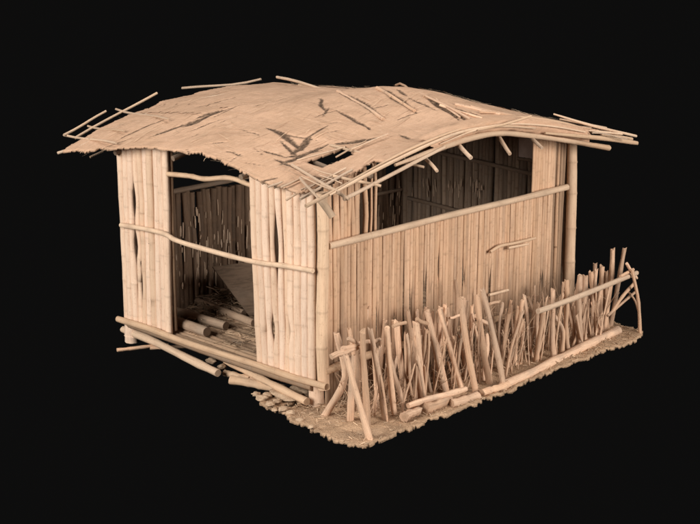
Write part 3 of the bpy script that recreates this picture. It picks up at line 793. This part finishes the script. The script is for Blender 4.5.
# brushwood between the fence and the wall
m_ = MB()
for k in range(300):
    x, y = uni(.15, .65), uni(.1, 4.3); p = V((x, y, gh(x, y))); L = uni(.15, .75) * (1 if y > 1 else .7)
    q = p + V((uni(-.25, .25), uni(-.35, .35), L)); md = (p + q) / 2 + V((uni(-.05, .05), uni(-.05, .05), 0))
    m_.tube([p, md, q], [uni(.004, .01), uni(.003, .007), .002], 4)
    for s_ in range(2):
        w = p.lerp(q, uni(.3, .9)); m_.tube([w, w + V((uni(-.1, .1), uni(-.12, .12), uni(.0, .15)))], .0025, 3)
tag(m_.build('dry_brush', M_BRUSH), 'thin dry twigs tangled between the stick fence and the side wall', 'brushwood', kind='stuff')

# ------------------------------------------------------------------ logs and sticks lying about
def glog(a, b, r, label, name='log', z=None, mat=M_STAKE, group=None, flat=1., bend=.01, cat='log', n=10, wob=.12):
    z = r * .8 if z is None else z
    m_ = MB(); P = crook(on(a, 2, z), on(b, 2, z), bend, 12); m_.tube(P, [r * uni(.86, 1.1) for _ in P], n, wob=wob, flat=flat, flatdir=V((0, 0, 1)))
    return single(m_, name, mat, label, cat, group)
glog((503, 386), (618, 331), .06, 'long worn log edging the earth at the far half of the fence', z=.015, n=9, bend=.006, wob=.2)
glog((404, 417), (418, 410), .06, 'short split log at the near end of the fence kerb', flat=.8, n=7, bend=.03, wob=.25)
glog((424, 409), (448, 399), .065, 'stubby split log, second in the fence kerb from its near end', flat=.75, n=7, bend=.03, wob=.25)
glog((451, 403), (478, 395), .05, 'third split log in the fence kerb, gnarled and greyish', flat=.8, n=7, bend=.04, wob=.25)
glog((482, 393), (508, 384), .05, 'split log butting against the near end of the long kerb log', flat=.8, n=7, bend=.03, wob=.25)
glog((408, 406), (466, 389), .035, 'slim pole lying behind the short split logs', 'pole', z=.12, cat='pole')
UG = 'sticks lying under the front sill'
glog((123, 329), (218, 373), .048, 'stout pole slanting below the doorway sill, round cut end out', 'pole', z=.06, mat=M_POLE, cat='pole', n=12)
glog((226, 361), (307, 402), .042, 'long pole resting on the earth mound below the right panel', 'pole', z=.07, mat=M_POLE, cat='pole')
glog((117, 350), (168, 344), .035, 'flat bleached stick at the far left under the hut', 'stick', z=.0, cat='stick', flat=.6)
glog((150, 348), (200, 346), .02, 'thin dark splinter beside the flat bleached stick', 'stick', z=.0, cat='stick')
glog((231, 380), (275, 388), .05, 'short thick log lying alone under the sill', z=.0, mat=M_POLE)
glog((225, 373), (250, 379), .04, 'small log just behind the short thick one', z=.0, mat=M_POLE)
glog((250, 378), (285, 388), .035, 'slim stick wedged between thick log and long pole', 'stick', z=.0, cat='stick')
def stone(px, r, label, sq=.6, z=0., name='stone', group=None):
    import bmesh
    bm = bmesh.new(); bmesh.ops.create_icosphere(bm, subdivisions=3, radius=r); sd = V((uni(0, 99), uni(0, 99), uni(0, 99)))
    for v in bm.verts:
        n_ = v.co.normalized(); v.co *= 1 + .45 * noise.noise(n_ * 1.4 + sd) + .14 * noise.noise(n_ * 5 + sd); v.co.z *= sq
        v.co.x *= 1.25
    me = bpy.data.meshes.new(name); bm.to_mesh(me); bm.free(); me.materials.append(M_STONE)
    for p in me.polygons: p.use_smooth = True
    o = bpy.data.objects.new(name, me); col.objects.link(o); o.location = on(px, 2, z + r * sq * .5); o.rotation_euler.z = uni(0, 6)
    return tag(o, label, 'stone', group)
stone((287, 394), .15, 'broad low earth clod propping the end of the long pole', .22)
stone((300, 389), .09, 'pale lump of stone beside the near corner stilt', .6)
stone((308, 392), .06, 'small pale stone touching the near corner stilt', .7)
stone((270, 380), .08, 'brown stone under the right panel, behind the long pole', .6)
stone((281, 378), .06, 'grey rounded stone set back under the sill', .7)
stone((212, 361), .07, 'rough clod below the middle of the sill', .5)
stone((222, 367), .05, 'small white stone below the middle of the sill', .6)
for px, r in (((262, 398), .055), ((270, 404), .045), ((277, 401), .04), ((283, 409), .045), ((291, 413), .04), ((256, 394), .04), ((268, 395), .05), ((274, 410), .03), ((299, 420), .035), ((311, 427), .03)):
    stone(px, r, 'small crumbled stone along the broken near edge of the earth', .6, group='crumbs along the broken earth edge')

# ------------------------------------------------------------------ light: black studio with big soft lamps
w = bpy.data.worlds.new('World'); scene.world = w; w.use_nodes = True
w.node_tree.nodes['Background'].inputs[0].default_value = (.0042, .0041, .0040, 1); w.node_tree.nodes['Background'].inputs[1].default_value = 1
def lamp(name, loc, tgt, size, power, color):
    d = bpy.data.lights.new(name, 'AREA'); d.shape = 'DISK'; d.size = size; d.energy = power; d.color = color
    o = bpy.data.objects.new(name, d); col.objects.link(o); o.location = loc
    o.rotation_euler = (V(tgt) - V(loc)).to_track_quat('-Z', 'Y').to_euler()
lamp('key_lamp', (-1.5, -15, 7), (-1.5, 1, 1.2), 9, 3560, (1, .965, .91))
lamp('side_lamp', (16, 3, 6), (0, 2.2, 1.2), 9, 3330, (1, .95, .89))
lamp('top_lamp', (-2, 1.5, 14), (-1.8, 2.2, 1), 11, 930, (1, .97, .94))
scene.view_settings.view_transform = 'Standard'; scene.view_settings.look = 'None'; scene.view_settings.exposure = 0
scene.render.engine = 'CYCLES'; scene.cycles.max_bounces = 6
